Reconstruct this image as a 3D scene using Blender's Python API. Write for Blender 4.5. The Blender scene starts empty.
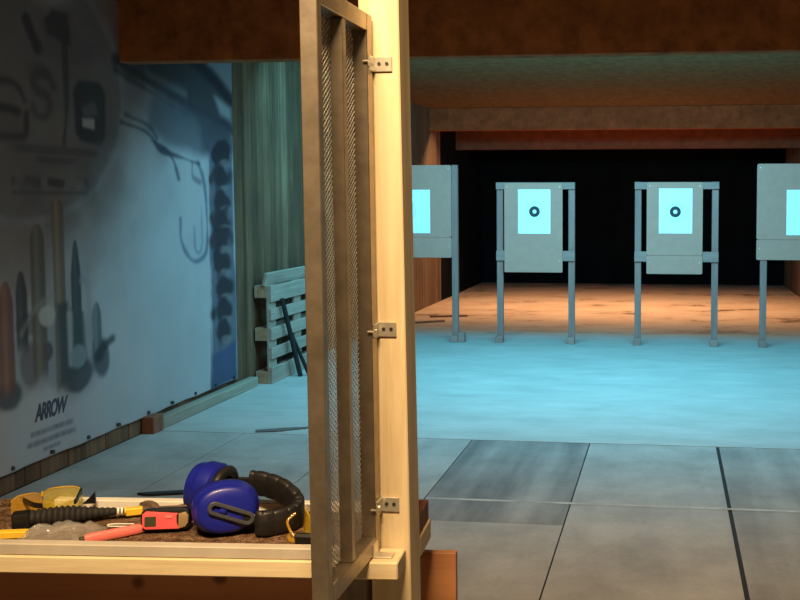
import bpy, bmesh, math, random
import numpy as np
from mathutils import Vector, Matrix
random.seed(7)
scene = bpy.context.scene
COL = scene.collection
R = math.radians
WL, WR, YB, CEIL = -3.34, 2.0, 16.8, 2.76     # left wall, right wall, back wall, ceiling

# ------------------------------------------------------------------ materials
def new_mat(name):
    m = bpy.data.materials.new(name); m.use_nodes = True
    nt = m.node_tree
    return m, nt, nt.nodes['Principled BSDF']

def link(nt, a, b): nt.links.new(a, b)

def coords(nt, scale=(1, 1, 1), loc=(0, 0, 0)):
    tc = nt.nodes.new('ShaderNodeTexCoord'); mp = nt.nodes.new('ShaderNodeMapping')
    mp.inputs['Scale'].default_value = scale; mp.inputs['Location'].default_value = loc
    link(nt, tc.outputs['Object'], mp.inputs['Vector'])
    return mp.outputs['Vector']

def ramp(nt, fac, stops):
    r = nt.nodes.new('ShaderNodeValToRGB')
    el = r.color_ramp.elements
    while len(el) < len(stops): el.new(0.5)
    for e, (p, c) in zip(el, stops):
        e.position = p; e.color = (*c, 1)
    link(nt, fac, r.inputs['Fac'])
    return r.outputs['Color']

def noise(nt, vec, scale=1.0, detail=5, rough=0.6, dist=0.0):
    n = nt.nodes.new('ShaderNodeTexNoise')
    n.inputs['Scale'].default_value = scale; n.inputs['Detail'].default_value = detail
    n.inputs['Roughness'].default_value = rough; n.inputs['Distortion'].default_value = dist
    link(nt, vec, n.inputs['Vector'])
    return n.outputs['Fac']

def mix(nt, fac, a, b, mode='MIX'):
    x = nt.nodes.new('ShaderNodeMix'); x.data_type = 'RGBA'; x.blend_type = mode
    for sock, v in ((x.inputs[0], fac), (x.inputs[6], a), (x.inputs[7], b)):
        if hasattr(v, 'links') or hasattr(v, 'is_linked'): link(nt, v, sock)
        elif isinstance(v, (int, float)): sock.default_value = v
        else: sock.default_value = (*v, 1)
    return x.outputs[2]

def mth(nt, op, a, b=0.0, c=None):
    x = nt.nodes.new('ShaderNodeMath'); x.operation = op
    for i, v in enumerate((a, b) if c is None else (a, b, c)):
        if hasattr(v, 'is_linked'): link(nt, v, x.inputs[i])
        else: x.inputs[i].default_value = v
    return x.outputs[0]

def bump(nt, bsdf, h, strength=0.3, dist=0.01):
    b = nt.nodes.new('ShaderNodeBump')
    b.inputs['Strength'].default_value = strength; b.inputs['Distance'].default_value = dist
    link(nt, h, b.inputs['Height']); link(nt, b.outputs['Normal'], bsdf.inputs['Normal'])

def plain(name, col, rough=0.5, metal=0.0, var=0.15, scale=20, bmp=0.0, spec=0.5, coat=0.0):
    m, nt, b = new_mat(name)
    f = noise(nt, coords(nt), scale, 4)
    d = tuple(c * (1 - var) for c in col); l = tuple(min(1, c * (1 + var)) for c in col)
    link(nt, ramp(nt, f, [(0.3, d), (0.7, l)]), b.inputs['Base Color'])
    b.inputs['Roughness'].default_value = rough; b.inputs['Metallic'].default_value = metal
    b.inputs['Specular IOR Level'].default_value = spec
    b.inputs['Coat Weight'].default_value = coat
    if bmp: bump(nt, b, f, bmp, 0.005)
    return m

def wood(name, dark, light, axis='Z', grain=28, rough=0.65, knots=0.0, knotcol=(0.12, 0.05, 0.02), stretch=0.06):
    m, nt, b = new_mat(name)
    s = [1, 1, 1]; s['XYZ'.index(axis)] = stretch
    v = coords(nt, s)
    f1 = noise(nt, v, grain, 6, 0.65, 1.2); f2 = noise(nt, coords(nt), 3.5, 3)
    f = mth(nt, 'ADD', mth(nt, 'MULTIPLY', f1, 0.75), mth(nt, 'MULTIPLY', f2, 0.25))
    c = ramp(nt, f, [(0.34, dark), (0.66, light)])
    if knots:
        vo = nt.nodes.new('ShaderNodeTexVoronoi'); vo.inputs['Scale'].default_value = knots
        link(nt, coords(nt, (1, 1, 1)), vo.inputs['Vector'])
        k = nt.nodes.new('ShaderNodeMapRange')
        k.inputs[1].default_value = 0.06; k.inputs[2].default_value = 0.13; k.inputs[3].default_value = 0.8; k.inputs[4].default_value = 0
        link(nt, vo.outputs['Distance'], k.inputs[0])
        c = mix(nt, k.outputs[0], c, knotcol)
    link(nt, c, b.inputs['Base Color']); b.inputs['Roughness'].default_value = rough
    bump(nt, b, f1, 0.25, 0.004)
    return m

def plank_mat(name, width, off, cols, axis=1, dirt=0.5):
    """old upright boards: each board of `width` along the axis gets a tint of its own"""
    m, nt, b = new_mat(name)
    tc = nt.nodes.new('ShaderNodeTexCoord'); sp = nt.nodes.new('ShaderNodeSeparateXYZ')
    link(nt, tc.outputs['Object'], sp.inputs[0])
    i = mth(nt, 'FLOOR', mth(nt, 'DIVIDE', mth(nt, 'ADD', sp.outputs[axis], off), width))
    wn = nt.nodes.new('ShaderNodeTexWhiteNoise'); wn.noise_dimensions = '1D'
    link(nt, i, wn.inputs['W'])
    c = ramp(nt, wn.outputs['Value'], cols)
    s = [1, 1, 1]; s[2] = 0.05
    g = noise(nt, coords(nt, s), 22, 6, 0.7, 0.8)
    g2 = noise(nt, coords(nt, (1, 1, 0.4)), 4, 4)
    c = mix(nt, dirt, c, ramp(nt, g, [(0.35, (0.25, 0.25, 0.25)), (0.65, (1, 1, 1))]), 'MULTIPLY')
    c = mix(nt, dirt * 0.8, c, ramp(nt, g2, [(0.35, (0.4, 0.38, 0.34)), (0.65, (1, 1, 1))]), 'MULTIPLY')
    link(nt, c, b.inputs['Base Color']); b.inputs['Roughness'].default_value = 0.8
    bump(nt, b, g, 0.35, 0.006)
    return m

M = {}
M['pine'] = wood('pine', (0.56, 0.41, 0.22), (0.80, 0.66, 0.43), 'Z', 26)
M['pine_x'] = wood('pine_along', (0.56, 0.42, 0.23), (0.80, 0.67, 0.43), 'X', 26)
M['ply'] = wood('plywood', (0.36, 0.14, 0.05), (0.54, 0.24, 0.10), 'X', 14, 0.6, knots=7, knotcol=(0.07, 0.015, 0.008))
M['old_timber'] = wood('old_timber', (0.14, 0.11, 0.09), (0.27, 0.23, 0.19), 'Z', 24, 0.8)
M['rail'] = plain('painted_rail', (0.50, 0.44, 0.36), 0.55, var=0.08)
M['rail_white'] = plain('white_rail', (0.78, 0.74, 0.66), 0.5, var=0.06)
M['steel'] = plain('bare_steel', (0.37, 0.305, 0.23), 0.36, 0.85, 0.2, 30, 0.05)
M['mesh'] = plain('mesh_steel', (0.62, 0.60, 0.55), 0.4, 0.6, 0.15, 40)
M['zinc'] = plain('zinc', (0.75, 0.70, 0.58), 0.3, 0.7, 0.1, 60)
M['screw'] = plain('dark_screw', (0.06, 0.05, 0.05), 0.4, 0.6)
M['carpet'] = None
M['cup'] = plain('blue_plastic', (0.009, 0.015, 0.27), 0.38, var=0.05, coat=0.1)
M['black'] = plain('black_plastic', (0.008, 0.008, 0.009), 0.36, var=0.2)
M['pad'] = plain('black_padding', (0.010, 0.009, 0.009), 0.5, var=0.3, scale=60, bmp=0.2)
M['yoke'] = plain('grey_plastic', (0.055, 0.055, 0.065), 0.4, var=0.1)
M['pink'] = plain('pink_plastic', (0.85, 0.11, 0.12), 0.4, var=0.06)
M['salmon'] = plain('salmon_plastic', (0.85, 0.20, 0.17), 0.45, var=0.06)
M['brass'] = plain('dull_brass', (0.42, 0.29, 0.14), 0.45, 0.4)
M['olive'] = plain('olive_sticker', (0.045, 0.045, 0.02), 0.5)
M['yellow'] = plain('yellow_plastic', (0.85, 0.55, 0.04), 0.45, var=0.08)
M['tool'] = plain('worn_tool_metal', (0.22, 0.15, 0.11), 0.5, 0.4, 0.4, 90, 0.2)
M['bristle'] = plain('black_bristle', (0.014, 0.012, 0.012), 0.75, var=0.4, scale=120)
M['cardboard'] = plain('grey_cardboard', (0.52, 0.235, 0.17), 0.85, var=0.05, scale=12)
M['paper'] = plain('target_paper', (0.95, 0.95, 0.95), 0.8, var=0.02)
M['ink'] = plain('target_ink', (0.02, 0.03, 0.03), 0.7)
M['stand'] = wood('grey_batten', (0.24, 0.12, 0.10), (0.36, 0.18, 0.15), 'Z', 20, 0.7)
M['stand_x'] = wood('grey_batten_across', (0.27, 0.14, 0.115), (0.40, 0.215, 0.18), 'X', 20, 0.7)
M['pallet'] = wood('weathered_pallet', (0.27, 0.20, 0.155), (0.44, 0.34, 0.27), 'Y', 20, 0.8)
M['block'] = wood('pallet_block', (0.30, 0.17, 0.08), (0.46, 0.29, 0.16), 'Y', 20, 0.8)
M['kerb'] = wood('kerb_timber', (0.26, 0.22, 0.17), (0.40, 0.34, 0.26), 'Y', 20, 0.8)
M['end_red'] = wood('red_brown_timber', (0.16, 0.055, 0.025), (0.30, 0.12, 0.06), 'Z', 18, 0.8)
M['pole'] = plain('dark_metal', (0.012, 0.013, 0.015), 0.5, 0.2)
M['rubber'] = plain('black_rubber', (0.004, 0.004, 0.004), 0.95, var=0.4, scale=3, spec=0.1)
M['shadow'] = plain('shadow_grey', (0.13, 0.12, 0.11), 0.9)  # grey of the shadow that is laid on the floor as a wedge
M['grommet'] = plain('grommet', (0.05, 0.05, 0.06), 0.5, 0.3)
M['printblue'] = plain('print_ink', (0.05, 0.055, 0.085), 0.7)

m, nt, b = new_mat('brown_carpet')
f = noise(nt, coords(nt), 260, 3, 0.8); f2 = noise(nt, coords(nt), 40, 4, 0.7)
c = ramp(nt, mth(nt, 'ADD', mth(nt, 'MULTIPLY', f, 0.6), mth(nt, 'MULTIPLY', f2, 0.4)), [(0.38, (0.03, 0.014, 0.008)), (0.52, (0.16, 0.09, 0.052)), (0.66, (0.40, 0.27, 0.18))])
link(nt, c, b.inputs['Base Color']); b.inputs['Roughness'].default_value = 0.95; b.inputs['Specular IOR Level'].default_value = 0.1
bump(nt, b, f, 0.9, 0.004)
M['carpet'] = m

def clear(name, tint, rough=0.08, w=0.75):
    m, nt, b = new_mat(name)
    b.inputs['Base Color'].default_value = (*tint, 1); b.inputs['Roughness'].default_value = rough
    b.inputs['Alpha'].default_value = w; b.inputs['Coat Weight'].default_value = 0.6
    b.inputs['Transmission Weight'].default_value = 0.35
    return m
M['amber'] = clear('amber_lens', (0.85, 0.66, 0.02), 0.08, 0.36)
M['amber_dark'] = clear('amber_frame', (0.75, 0.42, 0.02), 0.12, 0.42)
M['amber_rim'] = clear('amber_rim', (0.80, 0.50, 0.05), 0.12, 0.85)
M['bag'] = clear('clear_plastic', (0.92, 0.91, 0.88), 0.05, 0.13)

# floors
def slab_mat(name, base, stain=0.0):
    m, nt, b = new_mat(name)
    a = noise(nt, coords(nt), 2.2, 6, 0.65); g = noise(nt, coords(nt), 45, 4, 0.7)
    s = noise(nt, coords(nt, (4.0, 0.45, 1)), 1.6, 3, 0.5)
    c = ramp(nt, a, [(0.3, tuple(x * 0.72 for x in base)), (0.7, tuple(min(1, x * 1.15) for x in base))])
    c = mix(nt, 0.25, c, ramp(nt, g, [(0.3, (0.55, 0.55, 0.55)), (0.7, (1, 1, 1))]), 'MULTIPLY')
    if stain:
        c = mix(nt, stain, c, ramp(nt, s, [(0.36, (0.22, 0.24, 0.27)), (0.66, (1, 1, 1))]), 'MULTIPLY')
    link(nt, c, b.inputs['Base Color']); b.inputs['Roughness'].default_value = 0.7
    b.inputs['Specular IOR Level'].default_value = 0.3
    bump(nt, b, g, 0.2, 0.003)
    return m
M['slab'] = slab_mat('grey_slab', (0.44, 0.41, 0.375), 0.12)
M['slab_dark'] = slab_mat('stained_slab', (0.36, 0.335, 0.31), 0.6)
M['slab_streak'] = slab_mat('scuffed_slab', (0.42, 0.39, 0.355), 0.35)
M['line'] = plain('worn_pale_line', (0.43, 0.40, 0.37), 0.8, var=0.3, scale=9)
M['joint'] = plain('dark_joint', (0.02, 0.02, 0.02), 0.9)

m, nt, b = new_mat('range_floor')          # pale screed up to the targets, brown sandy ground beyond
tc = nt.nodes.new('ShaderNodeTexCoord'); sp = nt.nodes.new('ShaderNodeSeparateXYZ'); link(nt, tc.outputs['Object'], sp.inputs[0])
n1 = noise(nt, coords(nt, (1, 2.5, 1)), 1.6, 5, 0.7); n2 = noise(nt, coords(nt), 60, 3, 0.7)
e = mth(nt, 'ADD', sp.outputs[1], mth(nt, 'MULTIPLY', mth(nt, 'SUBTRACT', n1, 0.5), 0.55))
mr = nt.nodes.new('ShaderNodeMapRange'); mr.inputs[1].default_value = 10.2; mr.inputs[2].default_value = 10.62
link(nt, e, mr.inputs[0])
screed = mix(nt, 0.2, ramp(nt, n1, [(0.3, (0.40, 0.39, 0.36)), (0.7, (0.53, 0.51, 0.47))]), ramp(nt, n2, [(0.3, (0.5, 0.5, 0.5)), (0.7, (1, 1, 1))]), 'MULTIPLY')
n3 = noise(nt, coords(nt, (0.7, 1.2, 1), (3, 1, 0)), 1.6, 6, 0.7)
sand = ramp(nt, n3, [(0.34, (0.10, 0.055, 0.035)), (0.44, (0.40, 0.27, 0.18)), (0.7, (0.50, 0.36, 0.25))])
link(nt, mix(nt, mr.outputs[0], screed, sand), b.inputs['Base Color']); b.inputs['Roughness'].default_value = 0.85
b.inputs['Specular IOR Level'].default_value = 0.2
bump(nt, b, n2, 0.3, 0.004)
M['range_floor'] = m

M['planks'] = plank_mat('old_wall_boards', 0.12, 5, [(0.0, (0.15, 0.070, 0.030)), (0.45, (0.21, 0.105, 0.048)), (0.8, (0.27, 0.135, 0.066)), (1.0, (0.36, 0.20, 0.11))], 1, 0.75)
M['planks_warm'] = plank_mat('brown_wall_boards', 0.14, 5, [(0.0, (0.13, 0.065, 0.03)), (0.5, (0.20, 0.105, 0.05)), (1.0, (0.27, 0.15, 0.075))], 1, 0.5)
M['baffle'] = plain('brown_baffle_board', (0.30, 0.115, 0.045), 0.9, var=0.35, scale=9, bmp=0.3, spec=0.1)
M['baffle_red'] = plain('red_brown_baffle_board', (0.40, 0.085, 0.028), 0.9, var=0.3, scale=9, spec=0.1)
M['ceil'] = plain('wood_wool_ceiling', (0.22, 0.13, 0.06), 0.95, var=0.3, scale=14, bmp=0.4, spec=0.1)
M['lintel'] = plain('brown_lintel', (0.14, 0.065, 0.032), 0.85, var=0.2, scale=8, spec=0.1)

# ------------------------------------------------------------------ mesh builder
class MB:
    def __init__(s): s.bm = bmesh.new()
    def box(s, x0, x1, y0, y1, z0, z1, bev=0.0, T=None, seg=1):
        b2 = bmesh.new()
        bmesh.ops.create_cube(b2, size=1)
        for v in b2.verts:
            v.co = Vector(((x0 + x1) / 2 + v.co.x * (x1 - x0), (y0 + y1) / 2 + v.co.y * (y1 - y0), (z0 + z1) / 2 + v.co.z * (z1 - z0)))
        if bev: bmesh.ops.bevel(b2, geom=list(b2.edges), offset=bev, segments=seg, affect='EDGES', profile=0.6)
        return s._merge(b2, T)
    def _merge(s, b2, T=None):
        if T is not None: bmesh.ops.transform(b2, matrix=T, verts=b2.verts)
        me = bpy.data.meshes.new('tmp'); b2.to_mesh(me); b2.free()
        s.bm.from_mesh(me); bpy.data.meshes.remove(me)
        return s
    def prism(s, pts, d0, d1, T=None, bev=0.0, seg=2):
        """outline in local XY, extruded from z=d0 to z=d1"""
        b2 = bmesh.new()
        a = [b2.verts.new((x, y, d0)) for x, y in pts]; c = [b2.verts.new((x, y, d1)) for x, y in pts]
        n = len(pts)
        b2.faces.new(a[::-1]); b2.faces.new(c)
        for i in range(n): b2.faces.new((a[i], a[(i + 1) % n], c[(i + 1) % n], c[i]))
        bmesh.ops.recalc_face_normals(b2, faces=b2.faces)
        if bev:
            ed = [e for e in b2.edges if (abs(e.verts[0].co.z - e.verts[1].co.z) < 1e-9)]
            bmesh.ops.bevel(b2, geom=ed, offset=bev, segments=seg, affect='EDGES', profile=0.6)
        return s._merge(b2, T)
    def rings(s, rings, closed_ring=True, cap=(True, True), loop=False, T=None):
        b2 = bmesh.new()
        vs = [[b2.verts.new(p) for p in r] for r in rings]
        n = len(rings[0]); k = len(rings)
        for i in range(k if loop else k - 1):
            for j in range(n if closed_ring else n - 1):
                b2.faces.new((vs[i][j], vs[i][(j + 1) % n], vs[(i + 1) % k][(j + 1) % n], vs[(i + 1) % k][j]))
        if closed_ring and not loop:
            if cap[0]: b2.faces.new(vs[0][::-1])
            if cap[1]: b2.faces.new(vs[-1])
        bmesh.ops.recalc_face_normals(b2, faces=b2.faces)
        return s._merge(b2, T)
    def tube(s, path, r, seg=10, loop=False, flat=None, up=None):
        """round (or flat=(half width, half thickness)) section swept along a path"""
        path = [Vector(p) for p in path]; n = len(path); rg = []
        prev = None
        for i, p in enumerate(path):
            a = path[(i - 1) % n] if (loop or i > 0) else p; c = path[(i + 1) % n] if (loop or i < n - 1) else p
            t = (c - a).normalized()
            if up is not None: u = (Vector(up) - t * Vector(up).dot(t)).normalized()
            elif prev is None:
                w = Vector((0, 0, 1)) if abs(t.z) < 0.9 else Vector((1, 0, 0)); u = (w - t * w.dot(t)).normalized()
            else: u = (prev - t * prev.dot(t)).normalized()
            prev = u; v = t.cross(u)
            ri = r[i] if isinstance(r, (list, tuple)) else r
            if flat:
                hw, ht = flat
                pr = [(hw * math.copysign(abs(math.cos(q)) ** 0.35, math.cos(q)), ht * math.copysign(abs(math.sin(q)) ** 0.6, math.sin(q))) for q in [2 * math.pi * (k + 0.5) / seg for k in range(seg)]]
                rg.append([p + u * x * ri + v * y * ri for x, y in pr])
            else:
                rg.append([p + (u * math.cos(2 * math.pi * k / seg) + v * math.sin(2 * math.pi * k / seg)) * ri for k in range(seg)])
        return s.rings(rg, True, (True, True), loop)
    def cyl(s, p0, p1, r, seg=14): return s.tube([p0, p1], r, seg)
    def dome(s, prof, a, b, T, seg=40, pw=2.3):
        """oval rings: prof = (scale, height) pairs from rim to crown"""
        rg = []
        for k, h in prof:
            rg.append([(a * k * math.copysign(abs(math.cos(q)) ** (2 / pw), math.cos(q)), b * k * math.copysign(abs(math.sin(q)) ** (2 / pw), math.sin(q)), h) for q in [2 * math.pi * i / seg for i in range(seg)]])
        return s.rings(rg, True, (True, True), False, T)
    def build(s, name, mat, parent=None, smooth=False, off=None):
        o_ = Vector((0, 0, 0))
        p = parent
        while p is not None: o_ += p.location; p = p.parent
        if off is not None: o_ += Vector(off)
        bmesh.ops.translate(s.bm, vec=-o_, verts=s.bm.verts)
        me = bpy.data.meshes.new(name); s.bm.to_mesh(me); s.bm.free()
        me.materials.append(mat)
        if smooth:
            for f in me.polygons: f.use_smooth = True
            me.set_sharp_from_angle(angle=R(40))
        o = bpy.data.objects.new(name, me); COL.objects.link(o)
        if parent is not None: o.parent = parent
        if off is not None: o.location = off
        return o

def tag(o, label=None, cat=None, group=None, kind=None):
    if label: o['label'] = label
    if cat: o['category'] = cat
    if group: o['group'] = group
    if kind: o['kind'] = kind
    return o
def empty(name, loc, label, cat, group=None):
    o = bpy.data.objects.new(name, None); COL.objects.link(o); o.location = loc; o.empty_display_size = 0.1
    return tag(o, label, cat, group)
def struct(mb, name, mat): return tag(mb.build(name, mat), kind='structure')
def frame(o, x, z):
    """matrix with local X along x, local Z along z, origin o"""
    z = Vector(z).normalized(); x = Vector(x); x = (x - z * x.dot(z)).normalized(); y = z.cross(x)
    m_ = Matrix((x, y, z)).transposed().to_4x4(); m_.translation = Vector(o)
    return m_
def rrect(w, h, r, n=5):
    pts = []
    for cx, cy, a0 in ((w / 2 - r, h / 2 - r, 0), (-w / 2 + r, h / 2 - r, 90), (-w / 2 + r, -h / 2 + r, 180), (w / 2 - r, -h / 2 + r, 270)):
        for i in range(n): 
            a = R(a0 + 90 * i / (n - 1)); pts.append((cx + r * math.cos(a), cy + r * math.sin(a)))
    return pts

def spline(pts, n=10):
    pts = [Vector(p) for p in pts]; out = []
    P = [pts[0] * 2 - pts[1]] + pts + [pts[-1] * 2 - pts[-2]]
    for i in range(1, len(P) - 2):
        for j in range(n):
            t = j / n; a, b_, c, d = P[i - 1], P[i], P[i + 1], P[i + 2]
            out.append(0.5 * ((2 * b_) + (c - a) * t + (2 * a - 5 * b_ + 4 * c - d) * t * t + (3 * b_ - a - 3 * c + d) * t * t * t))
    return out + [pts[-1]]
# ------------------------------------------------------------------ camera
cd = bpy.data.cameras.new('camera'); cam = bpy.data.objects.new('camera', cd); COL.objects.link(cam)
cam.location = (0, 0, 1.5); cam.rotation_euler = (R(90 - 3.37), 0, R(6.5))
cd.sensor_fit = 'HORIZONTAL'; cd.sensor_width = 36; cd.lens = 950 / 800 * 36
cd.shift_x = -0.2; cd.shift_y = -45 / 800; cd.clip_start = 0.05
scene.camera = cam

# ------------------------------------------------------------------ the setting
mb = MB(); mb.box(WL - 0.1, WR + 0.1, 5.757, YB, -0.1, 0.0); struct(mb, 'floor', M['range_floor'])
mb = MB(); mb.box(WL - 0.1, WR + 0.1, -1.2, 5.757, -0.1, -0.006); struct(mb, 'floor_base', M['joint']).name = 'floor.001'
xs = [WL, -2.69, -1.955, -1.207, -0.47, 0.305, 1.05, WR]
for i in range(len(xs) - 1):
    ys = {1: [5.75, 5.2, 3.7, 2.2, 0.7, -1.2], 3: [5.75, 4.27, 2.77, 1.27, -1.2], 2: [5.75, 4.25, 2.75, 1.25, -1.2]}.get(i, [5.75, 4.56, 3.06, 1.56, 0.06, -1.2])
    for j in range(len(ys) - 1):
        g = 0.0035
        hair = 0.0012
        mb = MB(); mb.box(xs[i] + (0.010 if i == 5 else g), xs[i + 1] - (0.010 if i == 4 else g), ys[j + 1] + hair, ys[j] - hair, -0.1, 0.0)
        mt = M['slab_dark'] if (i, j) == (3, 0) else M['slab_streak'] if i == 5 else M['slab']
        struct(mb, 'floor', mt)
mb = MB(); mb.box(-1.20, WR - 0.01, 4.575, 4.600, -0.001, 0.0012); struct(mb, 'trim_6', M['line'])
# left wall: upright boards on a backing
mb = MB(); y = -1.2
mb.box(WL - 0.1, WL - 0.02, -1.2, YB, 0, CEIL)
while y < 13.7:
    y1 = min(y + 0.12, 13.7)
    mb.box(WL - 0.02, WL - random.uniform(0, 0.006), y + 0.002, y1 - 0.002, 0, CEIL, 0.002); y += 0.12
struct(mb, 'wall_left', M['planks'])
mb = MB(); mb.box(WL - 0.02, WL - 0.001, 12.2, 13.7, 0, CEIL)
for k in range(11): mb.box(WL - 0.005, WL + 0.012, 12.2 + k * 0.1364 + 0.003, 12.2 + (k + 1) * 0.1364 - 0.003, 0, CEIL, 0.003)
struct(mb, 'wall_left_boards', M['planks_warm']).name = 'trim_4'
mb = MB(); mb.box(WL - 0.02, WL + 0.014, 13.7, YB, 0, CEIL); struct(mb, 'trim_5', M['rubber'])
mb = MB()
mb.box(WR + 0.02, WR + 0.1, -1.2, YB, 0, CEIL); y = -1.2
while y < YB:
    y1 = min(y + 0.14, YB); mb.box(WR, WR + 0.03, y + 0.002, y1 - 0.002, 0, CEIL, 0.003); y += 0.14
struct(mb, 'wall_right', M['planks_warm'])
# back wall: black rubber lamellae
mb = MB(); mb.box(WL - 0.1, WR + 0.1, YB + 0.03, YB + 0.15, 0, CEIL)
x = WL
while x < WR:
    mb.box(x, min(x + 0.3, WR), YB - random.uniform(0, 0.02), YB + 0.05, 0, CEIL, 0.004); x += 0.3
struct(mb, 'wall_back', M['rubber'])
mb = MB(); mb.box(WL - 0.1, WR + 0.1, -1.2, YB + 0.1, CEIL, CEIL + 0.1); struct(mb, 'ceiling', M['ceil'])
# boarded bullet baffles hanging across the range
mb = MB(); mb.box(WL + 0.004, WR - 0.002, 5.50, 5.62, 2.333, CEIL, 0.004); struct(mb, 'trim_1', M['baffle'])
mb = MB(); mb.box(WL + 0.015, WR - 0.002, 13.05, 13.15, 2.45, CEIL, 0.004); struct(mb, 'trim_2', M['baffle_red'])
mb = MB(); mb.box(WL + 0.016, WR - 0.002, 14.7, 14.85, 2.272, CEIL, 0.004); struct(mb, 'trim_3', M['lintel'])
# kerb along the foot of the left wall
mb = MB(); mb.box(WL + 0.001, WL + 0.075, 5.80, 7.24, 0.0, 0.075, 0.006); struct(mb, 'baseboard_left', M['kerb'])
kb = MB(); kb.box(WL + 0.001, WL + 0.085, 5.66, 5.78, 0.0, 0.11, 0.005)
tag(kb.build('timber_block', M['end_red']), 'short reddish brown timber block at the wall foot under the banner', 'wood block')

# ------------------------------------------------------------------ printed banner on the left wall
def seg_d(Y, Z, a, b_):
    ax, az = a; bx, bz = b_
    t = np.clip(((Y - ax) * (bx - ax) + (Z - az) * (bz - az)) / ((bx - ax) ** 2 + (bz - az) ** 2 + 1e-9), 0, 1)
    return np.hypot(Y - ax - t * (bx - ax), Z - az - t * (bz - az))
def poly_d(Y, Z, pts):
    d = seg_d(Y, Z, pts[0], pts[1])
    for a, b_ in zip(pts[1:], pts[2:]): d = np.minimum(d, seg_d(Y, Z, a, b_))
    return d
def inside(Y, Z, pts):
    c = np.zeros(Y.shape, bool); n = len(pts)
    for i in range(n):
        (x0, z0), (x1, z1) = pts[i], pts[(i + 1) % n]
        if z0 == z1: continue
        c ^= ((z0 > Z) != (z1 > Z)) & (Y < (x1 - x0) * (Z - z0) / (z1 - z0) + x0)
    return c
def sm(e0, e1, x):
    t = np.clip((x - e0) / (e1 - e0), 0, 1); return t * t * (3 - 2 * t)
def banner():
    Y0, Y1, Z0, Z1 = 3.55, 7.0, 0.105, 2.70
    ny, nz = 432, 325
    yy = np.linspace(Y0, Y1, ny); zz = np.linspace(Z0, Z1, nz)
    Y, Z = np.meshgrid(yy, zz)
    rng = np.random.default_rng(3)
    def fnoise(cell):
        a = rng.random((int((Z1 - Z0) / cell) + 3, int((Y1 - Y0) / cell) + 3))
        gy = (Y - Y0) / cell; gz = (Z - Z0) / cell
        i = gz.astype(int); j = gy.astype(int); fz = gz - i; fy = gy - j
        fz = fz * fz * (3 - 2 * fz); fy = fy * fy * (3 - 2 * fy)
        return (a[i, j] * (1 - fy) + a[i, j + 1] * fy) * (1 - fz) + (a[i + 1, j] * (1 - fy) + a[i + 1, j + 1] * fy) * fz
    nz1 = fnoise(0.35) * 0.6 + fnoise(0.12) * 0.3 + fnoise(0.05) * 0.1
    base = np.array([0.43, 0.40, 0.405])[None, None] * np.ones(Y.shape + (1,))
    def over(col, a):
        nonlocal base
        a = np.clip(a, 0, 1)[..., None]; base = base * (1 - a) + np.array(col)[None, None] * a
    # cloudy brown-grey field on the upper left and round emblem
    d = np.hypot((Y - 4.55) / 1.0, (Z - 2.05) / 0.85)
    over((0.21, 0.165, 0.15), sm(1.7, 0.7, d + (nz1 - 0.5) * 0.5) * 0.85)
    dd = np.hypot((Y - 4.6) / 0.93, (Z - 2.1) / 0.72)
    over((0.16, 0.13, 0.13), sm(1.02, 0.93, dd) * 0.65)
    over((0.30, 0.29, 0.32), np.exp(-((dd - 1.0) / 0.035) ** 2) * 0.5)
    over((0.40, 0.37, 0.38), sm(0.75, 0.2, np.hypot((Y - 4.85) / 0.35, (Z - 2.62) / 0.2)) * 0.6)
    dark = (0.045, 0.035, 0.04)
    w = (nz1 - 0.5) * 0.05
    def smooth(p):
        if len(p) < 3: return p
        return [(q.x, q.y) for q in spline([(x_, z_, 0) for x_, z_ in p], 4)]
    def stroke(pts, r, col=dark, a=0.8, soft=0.02):
        pts = smooth(pts); over(col, sm(r + soft, r - soft, poly_d(Y, Z, pts) + w) * a)
    def area(pts, col=dark, a=0.8, soft=0.02):
        dpoly = poly_d(Y, Z, pts + [pts[0]]); s_ = np.where(inside(Y, Z, pts), -dpoly, dpoly) + w
        over(col, sm(soft, -soft, s_) * a)
    stroke([(4.38, 2.08), (4.50, 2.10), (4.58, 2.07), (4.62, 2.01)], 0.016, a=0.7); stroke([(4.38, 1.955), (4.50, 1.96), (4.57, 1.95)], 0.02, a=0.85); stroke([(4.63, 1.94), (4.625, 1.86), (4.58, 1.82), (4.38, 1.815)], 0.022)
    stroke([(4.86, 2.11), (4.83, 2.16), (4.77, 2.18), (4.71, 2.15), (4.70, 2.10), (4.75, 2.07), (4.81, 2.05), (4.83, 1.99), (4.79, 1.94), (4.73, 1.94), (4.69, 1.98)], 0.026, a=0.6, soft=0.03)
    stroke([(4.97, 2.36), (4.97, 2.02), (4.93, 1.80)], 0.025); stroke([(4.66, 2.43), (4.74, 2.31)], 0.035)
    area([(4.80, 2.46), (4.86, 2.54), (5.02, 2.54), (5.02, 2.36), (4.82, 2.38)], a=0.85)
    area([(5.04, 2.10), (5.09, 2.16), (5.28, 2.17), (5.33, 2.12), (5.33, 1.87), (5.29, 1.83), (5.08, 1.83), (5.04, 1.87)], (0.035, 0.035, 0.045), 0.85)
    area([(5.12, 2.02), (5.22, 2.05), (5.24, 2.0), (5.13, 1.98)], (0.2, 0.18, 0.19), 0.7)
    area([(5.11, 1.955), (5.21, 1.955), (5.21, 1.915), (5.11, 1.915)], (0.50, 0.46, 0.47), 0.9, 0.012)
    over(dark, sm(0.035, 0.01, np.abs(Z - 1.765)) * sm(4.45, 4.6, Y) * sm(5.3, 5.2, Y) * 0.45)
    over(dark, sm(0.025, 0.01, np.abs(Z - 1.71)) * sm(4.65, 4.75, Y) * sm(5.1, 4.98, Y) * 0.4)
    scr = fnoise(0.045)
    over(dark, sm(0.045, 0.015, np.abs(Z - 1.59)) * sm(4.48, 4.54, Y) * sm(5.18, 5.10, Y) * sm(0.35, 0.75, scr) * 0.75)
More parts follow.
